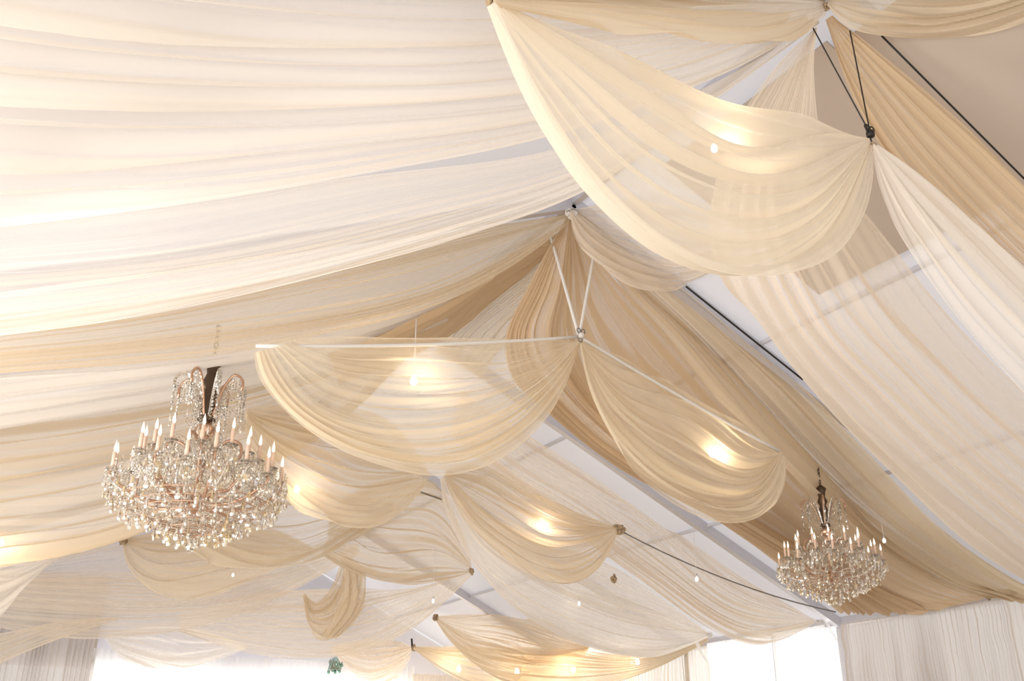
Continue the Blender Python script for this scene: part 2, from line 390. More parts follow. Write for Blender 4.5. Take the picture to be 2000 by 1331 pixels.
# left slope, second bay
D('tan champagne drape fanning left from the ridge hub with the white strap', 'gold', [
  cr([(1112, 418), (1020, 432), (900, 450), (650, 520), (300, 590), (0, 620), (-500, 660)], 10.2, 10.3),
  cr([(1112, 424), (1000, 462), (850, 510), (650, 560), (300, 632), (0, 665), (-500, 700)], 10.2, 10.8),
  cr([(1112, 430), (1000, 492), (850, 560), (650, 615), (300, 672), (0, 700), (-500, 730)], 10.2, 11.2),
  cr([(1112, 436), (1000, 520), (880, 585), (750, 628), (600, 660), (440, 693), (250, 714), (0, 732), (-500, 765)], 10.2, 11.5)], 3, pleats=15, amp=.45, nv=220, cap=.13)
D('ivory folded drape band passing behind the top of the large chandelier', 'white', [
  cr([(1100, 452), (900, 560), (700, 640), (440, 700), (0, 742), (-500, 790)], 11.0, 13.0),
  cr([(980, 560), (860, 630), (680, 690), (440, 735), (0, 790), (-500, 850)], 12.6, 13.6),
  cr([(864, 655), (700, 700), (520, 742), (380, 775), (200, 806), (0, 838), (-500, 905)], 14.8, 14.2)], 4, pleats=10, amp=.45, cap=.13)
D('tan folded drape at the left edge below the ivory band', 'gold', [
  cr([(835, 625), (640, 705), (400, 760), (200, 793), (0, 822), (-500, 880)], 15.4, 15.4),
  cr([(835, 645), (650, 765), (400, 850), (200, 900), (0, 930), (-500, 980)], 15.4, 16.4),
  cr([(835, 650), (650, 800), (400, 915), (200, 980), (0, 1010), (-500, 1060)], 15.4, 17.4),
  cr([(800, 680), (650, 830), (450, 945), (260, 1040), (110, 1085), (0, 1102), (-500, 1150)], 15.6, 18.6)], 5, pleats=13, amp=.5, nv=220, cap=.16)
D('pale band of cloth slanting down to the left edge', 'white', [
  cr([(230, 1035), (110, 1080), (0, 1110), (-200, 1160)], 19, 18.5),
  cr([(190, 1050), (110, 1090), (50, 1145), (0, 1205), (-200, 1400)], 19.6, 18.0)], 6, pleats=4, amp=.3, nv=60, nu=90)
D('tan drape piece beside the ridge, left of the white ropes', 'tan', [
  cr([(1104, 448), (1000, 505), (880, 580), (760, 640), (640, 690)], 10.6, 12.2),
  cr([(1060, 500), (960, 580), (868, 652), (780, 700), (660, 740)], 12.0, 14.6)], 44, pleats=6, amp=.3, nu=80, nv=80)
D('thin gold drape piece with sunlit stripes beside the ridge line', 'goldthin', [
  cr([(1066, 505), (980, 570), (890, 640), (850, 690)], 11.6, 14.8),
  cr([(1090, 560), (1040, 620), (980, 680), (940, 740)], 11.6, 15.0)], 45, pleats=10, amp=.3, nu=70, nv=90)
# far left bays
D('broad pale sheer swag low on the left, its long hem above the pleated wall', 'pale', [
  cr([(700, 1060), (520, 1075), (380, 1070), (240, 1062), (100, 1090), (0, 1096), (-200, 1094)], 24.5, 22),
  cr([(700, 1070), (520, 1130), (350, 1150), (200, 1150), (0, 1140), (-200, 1120)], 24.3, 22),
  cr([(700, 1085), (640, 1117), (480, 1196), (350, 1230), (220, 1247), (100, 1243), (0, 1226), (-200, 1170)], 24, 21.5)], 7, pleats=13, amp=.4)
D('narrow pale swag cutting the lower left corner', 'pale', [
  cr([(232, 1205), (120, 1215), (0, 1238), (-200, 1260)], 22.6, 20.8),
  cr([(230, 1212), (100, 1255), (0, 1298), (-200, 1400)], 22.6, 20.5)], 8, pleats=5, amp=.4, nv=70, nu=90)
D('tan fan shaped swag hung from the small knot below the large chandelier', 'gold', [
  cr([(241, 1056), (320, 1035), (420, 1020), (520, 1030), (610, 1070)], 22, 20.6),
  cr([(241, 1058), (300, 1085), (400, 1095), (500, 1090), (610, 1075)], 21.8, 20.6),
  cr([(239, 1062), (250, 1110), (290, 1150), (345, 1171), (410, 1168), (470, 1145), (540, 1110), (610, 1080)], 21.6, 20.5)], 9, pleats=9, amp=.45, nu=110)
D('pale scallop hung in front of the end wall windows, lower left', 'white', [
  cr([(205, 1240), (300, 1225), (400, 1235), (480, 1262)], 28, 28),
  cr([(204, 1246), (235, 1285), (290, 1304), (350, 1307), (420, 1292), (480, 1268)], 28, 27.8)], 10, pleats=6, amp=.4, nv=90, nu=90)
D('pale swag with a tan right end just above the teal glass pendant', 'pale', [
  cr([(350, 1200), (520, 1160), (680, 1150), (800, 1150), (918, 1116)], 25.5, 20.4),
  cr([(350, 1220), (520, 1220), (680, 1220), (800, 1180), (919, 1120)], 25.3, 20.4),
  cr([(350, 1232), (450, 1265), (560, 1285), (660, 1284), (740, 1262), (810, 1225), (880, 1165), (920, 1124)], 25, 20.3)], 11, pleats=11, amp=.45)
D('pale scallop tied to the small dark hook right of the teal pendant', 'pale', [
  cr([(650, 1262), (720, 1248), (770, 1252), (804, 1264)], 28.5, 29),
  cr([(650, 1275), (690, 1318), (735, 1345), (780, 1322), (806, 1270)], 28.2, 29)], 12, pleats=6, amp=.45, nv=80, nu=80)
loop = D('hanging loop of cream cloth left of center near the bottom', 'gold', [
  cr([(592, 1160), (615, 1178), (640, 1160), (672, 1085)], 22.3),
  cr([(593, 1163), (612, 1205), (650, 1200), (690, 1095)], 22.1),
  cr([(593, 1165), (600, 1218), (622, 1250), (655, 1243), (692, 1185), (714, 1110)], 21.9)], 13, pleats=9, amp=.6, nv=90, nu=90, cap=.12)
cloth('loop_tail', [cr([(668, 1095), (664, 1170), (628, 1243)], 21.7), cr([(692, 1100), (690, 1180), (645, 1248)], 21.6), cr([(716, 1112), (708, 1190), (660, 1245)], 21.7)], 'gold', None, seed=77, pleats=5, amp=.4, nv=50, nu=60, parent=loop)

# right slope
D('sheer cream drape fanning from the top hub behind the big swag towards the right edge', 'pale', [
  cr([(1592, 55), (1500, 150), (1425, 280), (1395, 430), (1420, 550), (1500, 660), (1600, 782), (1750, 930), (1900, 1070), (2100, 1190), (2350, 1330)], 5.4, 9.6),
  cr([(1594, 55), (1555, 180), (1510, 400), (1600, 620), (1750, 780), (1900, 920), (2150, 1120), (2450, 1330)], 5.4, 7.2),
  cr([(1596, 55), (1590, 150), (1620, 330), (1700, 430), (1810, 570), (1950, 720), (2200, 930), (2600, 1300)], 5.3, 6.0)], 14, pleats=13, amp=.32, nv=200, cap=.09)
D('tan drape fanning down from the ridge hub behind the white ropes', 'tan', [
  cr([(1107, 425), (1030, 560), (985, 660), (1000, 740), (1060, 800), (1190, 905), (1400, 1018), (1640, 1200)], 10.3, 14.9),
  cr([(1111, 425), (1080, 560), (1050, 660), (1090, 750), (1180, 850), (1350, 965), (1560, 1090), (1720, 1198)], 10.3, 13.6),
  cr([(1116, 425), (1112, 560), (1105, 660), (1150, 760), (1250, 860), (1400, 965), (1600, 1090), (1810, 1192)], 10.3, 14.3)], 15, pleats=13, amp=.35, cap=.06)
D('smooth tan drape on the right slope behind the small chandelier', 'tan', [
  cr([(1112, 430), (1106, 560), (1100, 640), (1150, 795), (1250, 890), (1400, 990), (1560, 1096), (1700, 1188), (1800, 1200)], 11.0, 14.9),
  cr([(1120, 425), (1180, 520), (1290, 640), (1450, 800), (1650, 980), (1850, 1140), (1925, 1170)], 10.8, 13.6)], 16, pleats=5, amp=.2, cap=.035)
D('long tan folded drape running from ridge to eave over the small chandelier', 'gold', [
  cr([(1122, 425, 10.3), (1215, 560, 10.5), (1300, 652, 10.6), (1400, 775, 10.7), (1530, 912, 10.9), (1610, 985, 11.5), (1740, 1085, 12.6), (1860, 1150, 12.8), (1926, 1167, 12.8)], 10.3),
  cr([(1124, 425), (1250, 562), (1350, 655), (1480, 790), (1620, 930), (1760, 1050), (1880, 1130), (2000, 1175)], 10.3, 12.2),
  cr([(1126, 425), (1310, 570), (1400, 650), (1520, 760), (1660, 900), (1800, 1030), (2000, 1160), (2100, 1190)], 10.25, 11.2),
  cr([(1130, 425), (1340, 565), (1450, 655), (1570, 752), (1700, 880), (1850, 1035), (2000, 1145), (2150, 1200)], 10.2, 10.1)], 17, pleats=12, amp=.5, nv=220, cap=.12)
D('pale folded drape beyond the far rafter, ending at the bright corner knot', 'pale', [
  cr([(900, 760), (1000, 828), (1150, 928), (1300, 1030), (1450, 1128), (1592, 1212)], 15.4, 15.6),
  cr([(890, 800), (1000, 890), (1150, 985), (1300, 1080), (1450, 1180), (1592, 1214)], 16, 15.9),
  cr([(880, 850), (1000, 960), (1150, 1060), (1280, 1155), (1390, 1232), (1470, 1262), (1530, 1256), (1592, 1217)], 17, 16.2)], 18, pleats=9, amp=.45, cap=.13)
D('folded cream drape from the lower middle hub down to the eave bracket', 'white', [
  cr([(866, 930), (960, 1010), (1080, 1060), (1200, 1110), (1300, 1175), (1385, 1238)], 15.3, 18.8),
  cr([(864, 932), (930, 1060), (1060, 1160), (1200, 1225), (1300, 1240), (1385, 1240)], 15.2, 18.8),
  cr([(860, 935), (868, 990), (892, 1052), (932, 1120), (1005, 1190), (1100, 1243), (1200, 1276), (1280, 1283), (1345, 1262), (1386, 1243)], 15.1, 18.7)], 19, pleats=11, amp=.5, nv=200, cap=.13)
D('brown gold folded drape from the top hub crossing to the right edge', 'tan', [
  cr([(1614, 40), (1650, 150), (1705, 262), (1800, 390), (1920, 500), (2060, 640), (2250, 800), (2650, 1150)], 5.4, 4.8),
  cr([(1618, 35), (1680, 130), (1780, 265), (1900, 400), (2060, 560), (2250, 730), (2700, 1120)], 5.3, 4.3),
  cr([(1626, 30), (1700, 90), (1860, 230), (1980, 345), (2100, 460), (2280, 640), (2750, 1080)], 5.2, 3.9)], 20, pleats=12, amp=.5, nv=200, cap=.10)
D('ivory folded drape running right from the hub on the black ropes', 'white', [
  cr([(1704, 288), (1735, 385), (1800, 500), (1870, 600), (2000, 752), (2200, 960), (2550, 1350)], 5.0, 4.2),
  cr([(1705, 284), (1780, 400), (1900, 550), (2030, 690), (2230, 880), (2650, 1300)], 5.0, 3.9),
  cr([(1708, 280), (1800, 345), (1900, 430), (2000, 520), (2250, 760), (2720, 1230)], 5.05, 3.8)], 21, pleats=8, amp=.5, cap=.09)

# swags between hubs
SG = 'gathered swags slung between the lower hubs'
def SW(label, mat, curves, seed, **k): return D(label, mat, curves, seed, name='fabric_swag', cat='swag', **k)
SW('tan swag along the top edge left of the upper hub', 'gold', [
  cr([(962, 0), (1150, -60), (1350, -80), (1500, -50), (1611, 0)], 5.2, 5.3),
  cr([(963, 2), (1150, 0), (1350, 5), (1500, 10), (1611, 3)], 5.1, 5.3),
  cr([(964, 4), (1100, 32), (1300, 66), (1450, 83), (1540, 78), (1590, 50), (1611, 8)], 5.0, 5.25)], 30, pleats=9, amp=.5, cap=.08)
SW('tan swag along the top edge right of the upper hub', 'gold', [
  cr([(1617, 0), (1700, -60), (1850, -120), (2100, -160), (2300, -180)], 5.2, 4.4),
  cr([(1617, 4), (1700, 0), (1850, -10), (2050, -50), (2300, -120)], 5.2, 4.3),
  cr([(1617, 8), (1660, 50), (1740, 73), (1820, 80), (1900, 73), (2000, 45), (2150, -20), (2300, -100)], 5.1, 4.2)], 31, pleats=10, amp=.45, cap=.07)
SW('largest champagne swag at upper right with a bulb glowing through it', 'swag', [
  cr([(962, 2), (1150, 90), (1350, 163), (1500, 213), (1600, 243), (1697, 272)], 5.2, 5.1),
  cr([(962, 4), (1110, 115), (1300, 235), (1450, 300), (1600, 300), (1698, 274)], 5.15, 5.08),
  cr([(961, 7), (1070, 160), (1220, 320), (1400, 400), (1580, 385), (1699, 278)], 5.05, 5.05),
  cr([(960, 9), (1035, 175), (1140, 330), (1290, 460), (1450, 500), (1620, 440), (1702, 282)], 4.9, 5.05),
  cr([(958, 12), (1000, 95), (1045, 192), (1086, 268), (1150, 372), (1250, 470), (1350, 530), (1450, 552), (1560, 535), (1640, 490), (1690, 410), (1706, 330), (1704, 285)], 4.8, 5.0)], 32, pleats=13, amp=.6, nv=240, nu=200, cap=.15)
SW('small cream scallop at the ridge hub, half hidden behind the largest swag', 'pale', [
  cr([(1118, 408), (1190, 400), (1300, 400), (1440, 440)], 10.2),
  cr([(1117, 412), (1190, 470), (1300, 500), (1440, 460)], 10.1),
  cr([(1114, 416), (1128, 470), (1172, 522), (1240, 562), (1300, 570), (1350, 554), (1400, 520), (1445, 470)], 10.0)], 33, pleats=10, amp=.5, cap=.09)
SW('wide champagne swag under the white rod, left of the middle hub', 'goldthin', [
  cr([(590, 660), (690, 658), (800, 659), (1000, 663), (1129, 666)], 10.2),
  cr([(555, 672), (660, 730), (800, 745), (1000, 725), (1130, 668)], 10.1),
  cr([(522, 684), (600, 790), (730, 840), (900, 830), (1040, 760), (1131, 670)], 10.0),
  cr([(498, 688), (510, 740), (560, 802), (640, 862), (740, 906), (860, 929), (960, 906), (1050, 840), (1102, 762), (1132, 672)], 9.9, 10.1)], 34, pleats=15, amp=.46, nv=240, nu=180, cap=.12)
SW('champagne swag right of the middle hub with a bulb inside', 'goldthin', [
  cr([(1134, 668), (1250, 718), (1400, 798), (1523, 884)], 10.2),
  cr([(1134, 670), (1220, 790), (1360, 890), (1460, 920), (1525, 886)], 10.1),
  cr([(1134, 672), (1180, 810), (1290, 930), (1400, 975), (1480, 960), (1526, 888)], 10.0),
  cr([(1133, 675), (1150, 760), (1200, 870), (1260, 945), (1350, 1005), (1420, 1022), (1480, 1010), (1520, 965), (1532, 920), (1527, 890)], 9.9, 10.1)], 35, pleats=12, amp=.46, nv=220, nu=180, cap=.12)
SW('tan swag right beside the large chandelier, behind the wide swag', 'gold', [
  cr([(480, 800), (600, 790), (750, 820), (838, 925)], 15.2),
  cr([(480, 815), (560, 890), (680, 930), (780, 935), (838, 927)], 15.1),
  cr([(480, 830), (520, 920), (590, 992), (660, 1026), (730, 1031), (790, 995), (825, 955), (840, 930)], 14.9, 15.1)], 36, pleats=11, amp=.4, cap=.12)
SW('champagne swag below the middle with a bright bulb behind, tied to the brown knot', 'gold', [
  cr([(870, 922), (930, 906), (1030, 955), (1130, 1005), (1203, 1030)], 15.2),
  cr([(870, 925), (960, 1000), (1060, 1050), (1140, 1050), (1204, 1033)], 15.1),
  cr([(868, 928), (910, 1010), (970, 1072), (1050, 1126), (1110, 1141), (1160, 1118), (1192, 1075), (1206, 1040)], 14.9, 15.1)], 37, pleats=11, amp=.46, cap=.12)
SW('pale scallop emerging below the large chandelier on its right', 'goldthin', [
  cr([(300, 985), (450, 950), (600, 955), (770, 985)], 20.4),
  cr([(300, 1000), (450, 1040), (600, 1040), (770, 990)], 20.2),
  cr([(300, 1015), (380, 1086), (450, 1109), (540, 1114), (620, 1092), (700, 1050), (775, 995)], 20, 20.1)], 38, pleats=10, amp=.5, cap=.14)
SW('tan scallop in the lower middle ending left of the folded cream drape', 'gold', [
  cr([(640, 1000), (740, 940), (850, 945), (905, 1040), (921, 1106)], 20.6, 20.2),
  cr([(640, 1050), (740, 1065), (850, 1075), (921, 1112)], 20.5, 20.2),
  cr([(630, 1080), (700, 1122), (790, 1143), (860, 1136), (922, 1116)], 20.3, 20.2)], 39, pleats=11, amp=.46, cap=.13)
SW('far tan swag low in the middle tied at its pointed left end', 'gold', [
  cr([(851, 1205), (950, 1200), (1060, 1215), (1150, 1258)], 25.2, 25),
  cr([(851, 1207), (930, 1260), (1040, 1285), (1150, 1262)], 25.1, 25),
  cr([(850, 1209), (878, 1250), (925, 1297), (985, 1330), (1060, 1337), (1115, 1305), (1150, 1268)], 25, 24.9)], 40, pleats=10, amp=.5, cap=.16)
SW('farthest tan swag along the bottom edge with bulbs glowing through', 'gold', [
  cr([(808, 1264), (900, 1262), (1100, 1268), (1250, 1280), (1380, 1245)], 28.6, 19.8),
  cr([(808, 1268), (900, 1330), (1050, 1362), (1230, 1325), (1385, 1252)], 28.2, 19.6)], 41, pleats=8, amp=.4, cap=.12)

# ------------------------------------------------------------------ ropes, rods, fittings
def line(name, a, b, r, mat, label, cat, sag=0.0, group=None, n=10):
    a = inside(np.array(a)); b = inside(np.array(b)); pts = []
    for i in range(n + 1):
        t = i / n; p = a * (1 - t) + b * t; p = p.copy(); p[2] -= sag * 4 * t * (1 - t); pts.append(p)
    return tag(MB().tube(pts, r, 8).build(name, M[mat]), label, cat, group)
H2 = atY(1131, 658, 10.15)
line('rope', atY(1068, 435, 11.2), H2, .022, 'rope', 'white rope on the left side of the V above the middle hub', 'rope')
line('rope', atY(1165, 470, 10.3), H2, .022, 'rope', 'white rope on the right side of the V above the middle hub', 'rope')
line('hanging_rod', H2, atY(500, 676, 10.15), .022, 'rope', 'thin white rod along the top of the wide swag', 'rod', .05)
line('hanging_rod', H2, atY(1522, 882, 10.15), .022, 'rope', 'thin white rod sloping right above the second swag', 'rod', .03)
H3 = atY(1700, 262, 5.1)
line('rope', atY(1588, 55, 5.15), H3, .007, 'dark', 'black rope on the left side of the V at upper right', 'rope')
line('rope', atY(1660, 60, 5.15), H3, .007, 'dark', 'black rope on the right side of the V at upper right', 'rope')
line('cable', atY(1207, 1035, 15.15), atY(1632, 1196, 15.3), .014, 'cable', 'grey cable running from the brown knot to the bright corner', 'cable', .18)
line('cable', atY(1722, 70, 5.15), atY(2300, 650, 5.0), .011, 'dark', 'dark cable along the bare roof liner at upper right', 'cable')
line('cable', atY(1340, 560, 10.15), atY(1568, 742, 10.15), .015, 'dark', 'dark cable beside the right rafter in the middle', 'cable')
line('cable', atY(822, 962, 16), atY(862, 976, 16), .016, 'cable', 'short dark cable in the gap beside the lower middle hub', 'cable')

def ring_mb(c, R_, r, nrm=(0, 1, 0), n=14):
    nrm = Vector(nrm).normalized(); a = nrm.orthogonal().normalized(); b = nrm.cross(a); c = Vector(c)
    mb = MB(); pts = [c + R_ * (math.cos(t) * a + math.sin(t) * b) for t in np.linspace(0, 2 * math.pi, n + 1)]
    return mb.tube(pts, r, 6, cap=False)
def hub(p, s, mat, label, ropecol):
    e = empty('hub_fitting', p, label, 'fitting')
    MB().lathe([(.01, -.05), (.05, -.04), (.055, 0), (.05, .04), (.01, .05)], n=14).build('collar', M[mat], e).scale = (s, s, s)
    for q in ((.05, 0, .09), (-.05, 0, .09), (0, .03, -.08)):
        o = ring_mb(q, .04, .01).build('shackle', M[ropecol], e); o.scale = (s, s, s)
    MB().tube([(-.07, 0, .04), (.07, 0, .06)], .012, 8).build('bolt', M[ropecol], e).scale = (s, s, s)
    return e
hub(H2 + np.array([0, -.05, 0]), .75, 'rope', 'white hub fitting where the two white ropes and rods meet', 'cable')
hub(H3, .75, 'dark', 'black hub fitting at the foot of the black ropes', 'dark')
def knot(px, py, Y, s, label, mat='jute', tail=None):
    p = atY(px, py, Y); rs = random.Random(px); mb = MB()
    for j in range(5):
        a0 = rs.uniform(0, 6); ax = Vector((rs.uniform(-1, 1), rs.uniform(-1, 1), rs.uniform(-.4, .4))).normalized(); b = ax.orthogonal().normalized(); c = ax.cross(b)
        R_ = s * rs.uniform(.45, .8); off = Vector((rs.uniform(-.5, .5), 0, rs.uniform(-.3, .3))) * s
        pts = [off + R_ * (math.cos(t + a0) * b + math.sin(t + a0) * c * .7) for t in np.linspace(0, 6.0, 18)]
        mb.tube(pts, [s * .3 * (.7 + .3 * math.sin(k * .9)) for k in range(18)], 8)
    o = mb.build('cloth_knot', M[mat]); o.location = p; tag(o, label, 'knot'); return o
knot(1208, 1035, 15.12, .11, 'brown cloth knot at the right end of the bulb lit swag below the middle')
knot(1200, 1131, 17.0, .10, 'brown cloth knot hanging alone below the other brown knot')
knot(1704, 284, 5.05, .04, 'small tan knot binding the largest swag under the black fitting')
knot(964, 3, 5.15, .07, 'tan knot at the top edge where the largest swag begins')
knot(1613, 12, 5.2, .06, 'dark tan knot at the top edge where the two top swags meet')
knot(1114, 418, 10.1, .08, 'cream knot under the white strap at the ridge', 'rope')
knot(806, 1266, 28.5, .12, 'far knot on the dark hook beside the pale scallop')
knot(851, 1206, 25.0, .10, 'far knot at the pointed left end of the low tan swag')
knot(921, 1117, 20.2, .09, 'small brown knot left of the folded cream drape')
knot(241, 1057, 21.7, .10, 'small knot below the large chandelier on the left')
knot(1600, 1214, 15.7, .07, 'cream knot beside the bright corner', 'rope')
knot(1930, 1168, 11.3, .06, 'tan knot at the eave on the far right', 'jute')
knot(1388, 1242, 18.7, .08, 'white knot at the eave bracket left of the bright curtains', 'rope')
line('cable', atY(252, 985, 21.9), atY(242, 1054, 21.8), .02, 'cable', 'short cord rising from the small knot in the pale gap at left', 'cable')
line('hook', atY(804, 1248, 28.5), atY(805, 1264, 28.5), .03, 'dark', 'small dark hook above the far knot', 'hook')

def ribbon(name, pts, wd, mat, label, cat, twist=1.2):
    pts = catmull(np.array(pts), 30); V = []; F = []
    for i, p in enumerate(pts):
        a = .4 + twist * i / 29; d = np.array([math.cos(a), .3, math.sin(a) * .6]) * wd * (.5 + .5 * math.sin(math.pi * (i + 2) / 33))
        for k in range(7):
            s_ = (k / 6 - .5); V.append(tuple(p + d * s_ + np.array([0, .02 * math.sin(k * 2.1 + i * .2), 0])))
    for i in range(29):
        for k in range(6): F.append((i * 7 + k, i * 7 + k + 1, (i + 1) * 7 + k + 1, (i + 1) * 7 + k))
    uv = [(i / 30, (k + 1) / 9) for i in range(30) for k in range(7)]
    return tag(mesh_obj(name, V, F, M[mat], None, True, uv), label, cat)
ribbon('cloth_strap', [atY(1068, 395, 10.4), atY(1085, 398, 10.3), atY(1100, 403, 10.2), atY(1114, 412, 10.1)], .13, 'window', 'white cloth strap tied to the ridge hub', 'strap')
ribbon('cloth_strap', [atY(1596, 1196, 15.3), atY(1610, 1206, 15.3), atY(1622, 1230, 15.3), atY(1642, 1262, 15.3)], .22, 'window', 'white cloth strap hanging at the bright corner', 'strap')
ribbon('cloth_strap', [atY(1358, 1238, 18.9), atY(1362, 1255, 18.9), atY(1372, 1280, 18.9), atY(1384, 1296, 18.9)], .22, 'window', 'white cloth strap hanging left of the bright curtains', 'strap')

# ------------------------------------------------------------------ bulbs on cords
def pendant(px, py, Y, top, label, s=1.0, dim=False):
    p = atY(px, py, Y); e = empty('pendant_bulb', p, label, 'light bulb', 'pendant bulbs on thin cords')
    MB().tube([(0, 0, .10 * s), (0, 0, max(.3, top - p[2]))], .006 * s, 6).build('cord', M['rope'], e)
    MB().lathe([(.008, .13), (.018, .125), (.02, .06), (.016, .05)], n=12).build('socket', M['alu'], e).scale = (s, s, s)
    MB().lathe([(.004, -.045), (.02, -.04), (.032, -.02), (.035, 0), (.030, .022), (.018, .045), (.014, .055)], n=14).build('glass_bulb', M['bulbdim' if dim else 'bulb'], e).scale = (s, s, s)
    return e
for a in [(1395, 290, 5.38, 7.2, 'bulb glowing through the largest swag at upper right'),
          (808, 745, 10.4, 6.9, 'bulb glowing through the wide swag left of the middle hub'),
          (1391, 888, 10.35, 5.9, 'bulb hanging inside the swag right of the middle hub'),
          (580, 957, 15.35, 6.5, 'bulb just right of the large chandelier'),
          (1053, 1026, 15.35, 6.4, 'bulb glowing through the swag tied to the brown knot'),
          (896, 1308, 27.5, 6.0, 'leftmost bulb of the row along the bottom edge'),
          (1010, 1312, 25.8, 6.0, 'second bulb from the left along the bottom edge'),
          (1120, 1309, 24.2, 5.8, 'third bulb from the left along the bottom edge'),
          (1245, 1294, 22.3, 5.6, 'rightmost bulb of the row along the bottom edge'),
          (2, 1064, 17.6, 5.3, 'bulb at the left edge beside the tan folded drape')]:
    pendant(*a, s=(.8 if a[2] < 6 else 1.15) if a[2] < 20 else 1.7)
for a in [(455, 1124, 23.0, 6.2, 'tiny bulb on the tan fan swag at lower left'),
          (846, 1175, 19.5, 6.2, 'tiny bulb on a cord in front of the lower middle scallops'),
          (1361, 1132, 13.5, 5.6, 'small bulb on a long cord before the pale roof strip at right'),
          (1131, 1180, 17.0, 5.6, 'tiny bulb before the folded cream drape'),
          (1727, 1057, 10.9, 5.0, 'small bulb right of the small chandelier')]:
    pendant(*a, s=.75, dim=True)

# ------------------------------------------------------------------ chandeliers
def drop_mb(mb, c, L_, W_, n=6, flat=.6, rot=0):
    """faceted pear drop"""
    V = []; F = []; c = Vector(c)
    prof = [(0, 0), (.18, -.12), (.42, -.5), (.5, -.72), (.3, -.93), (0, -1)]
    V.append(c)
    for r, z in prof[1:-1]:
        for k in range(n):
            a = 2 * math.pi * k / n + rot; x, y = r * W_ * math.cos(a), r * W_ * math.sin(a) * flat
            V.append(c + Vector((x * math.cos(rot) - y * math.sin(rot), x * math.sin(rot) + y * math.cos(rot), z * L_)))
    V.append(c + Vector((0, 0, -L_))); m = len(prof) - 2
    for k in range(n): F.append((0, 1 + (k + 1) % n, 1 + k))
    for i in range(m - 1):
        for k in range(n): F.append((1 + i * n + k, 1 + i * n + (k + 1) % n, 1 + (i + 1) * n + (k + 1) % n, 1 + (i + 1) * n + k))
    e = 1 + m * n
    for k in range(n): F.append((1 + (m - 1) * n + k, 1 + (m - 1) * n + (k + 1) % n, e))
    mb.add(V, F)
def bead_mb(mb, c, r, rot=0):
    c = Vector(c); V = [c + Vector((0, 0, r)), c - Vector((0, 0, r))] + [c + Vector((r * math.cos(rot + k * math.pi / 2.0), r * math.sin(rot + k * math.pi / 2.0), 0)) for k in range(4)]
    mb.add(V, [(0, 2, 3), (0, 3, 4), (0, 4, 5), (0, 5, 2), (1, 3, 2), (1, 4, 3), (1, 5, 4), (1, 2, 5)])
def strand(mb, a, b, sag, n, r, rs):
    a = Vector(a); b = Vector(b)
    for i in range(n):
        t = (i + .5) / n; p = a.lerp(b, t); p.z -= sag * 4 * t * (1 - t); bead_mb(mb, p, r * rs.uniform(.8, 1.2), rs.uniform(0, 1.5))

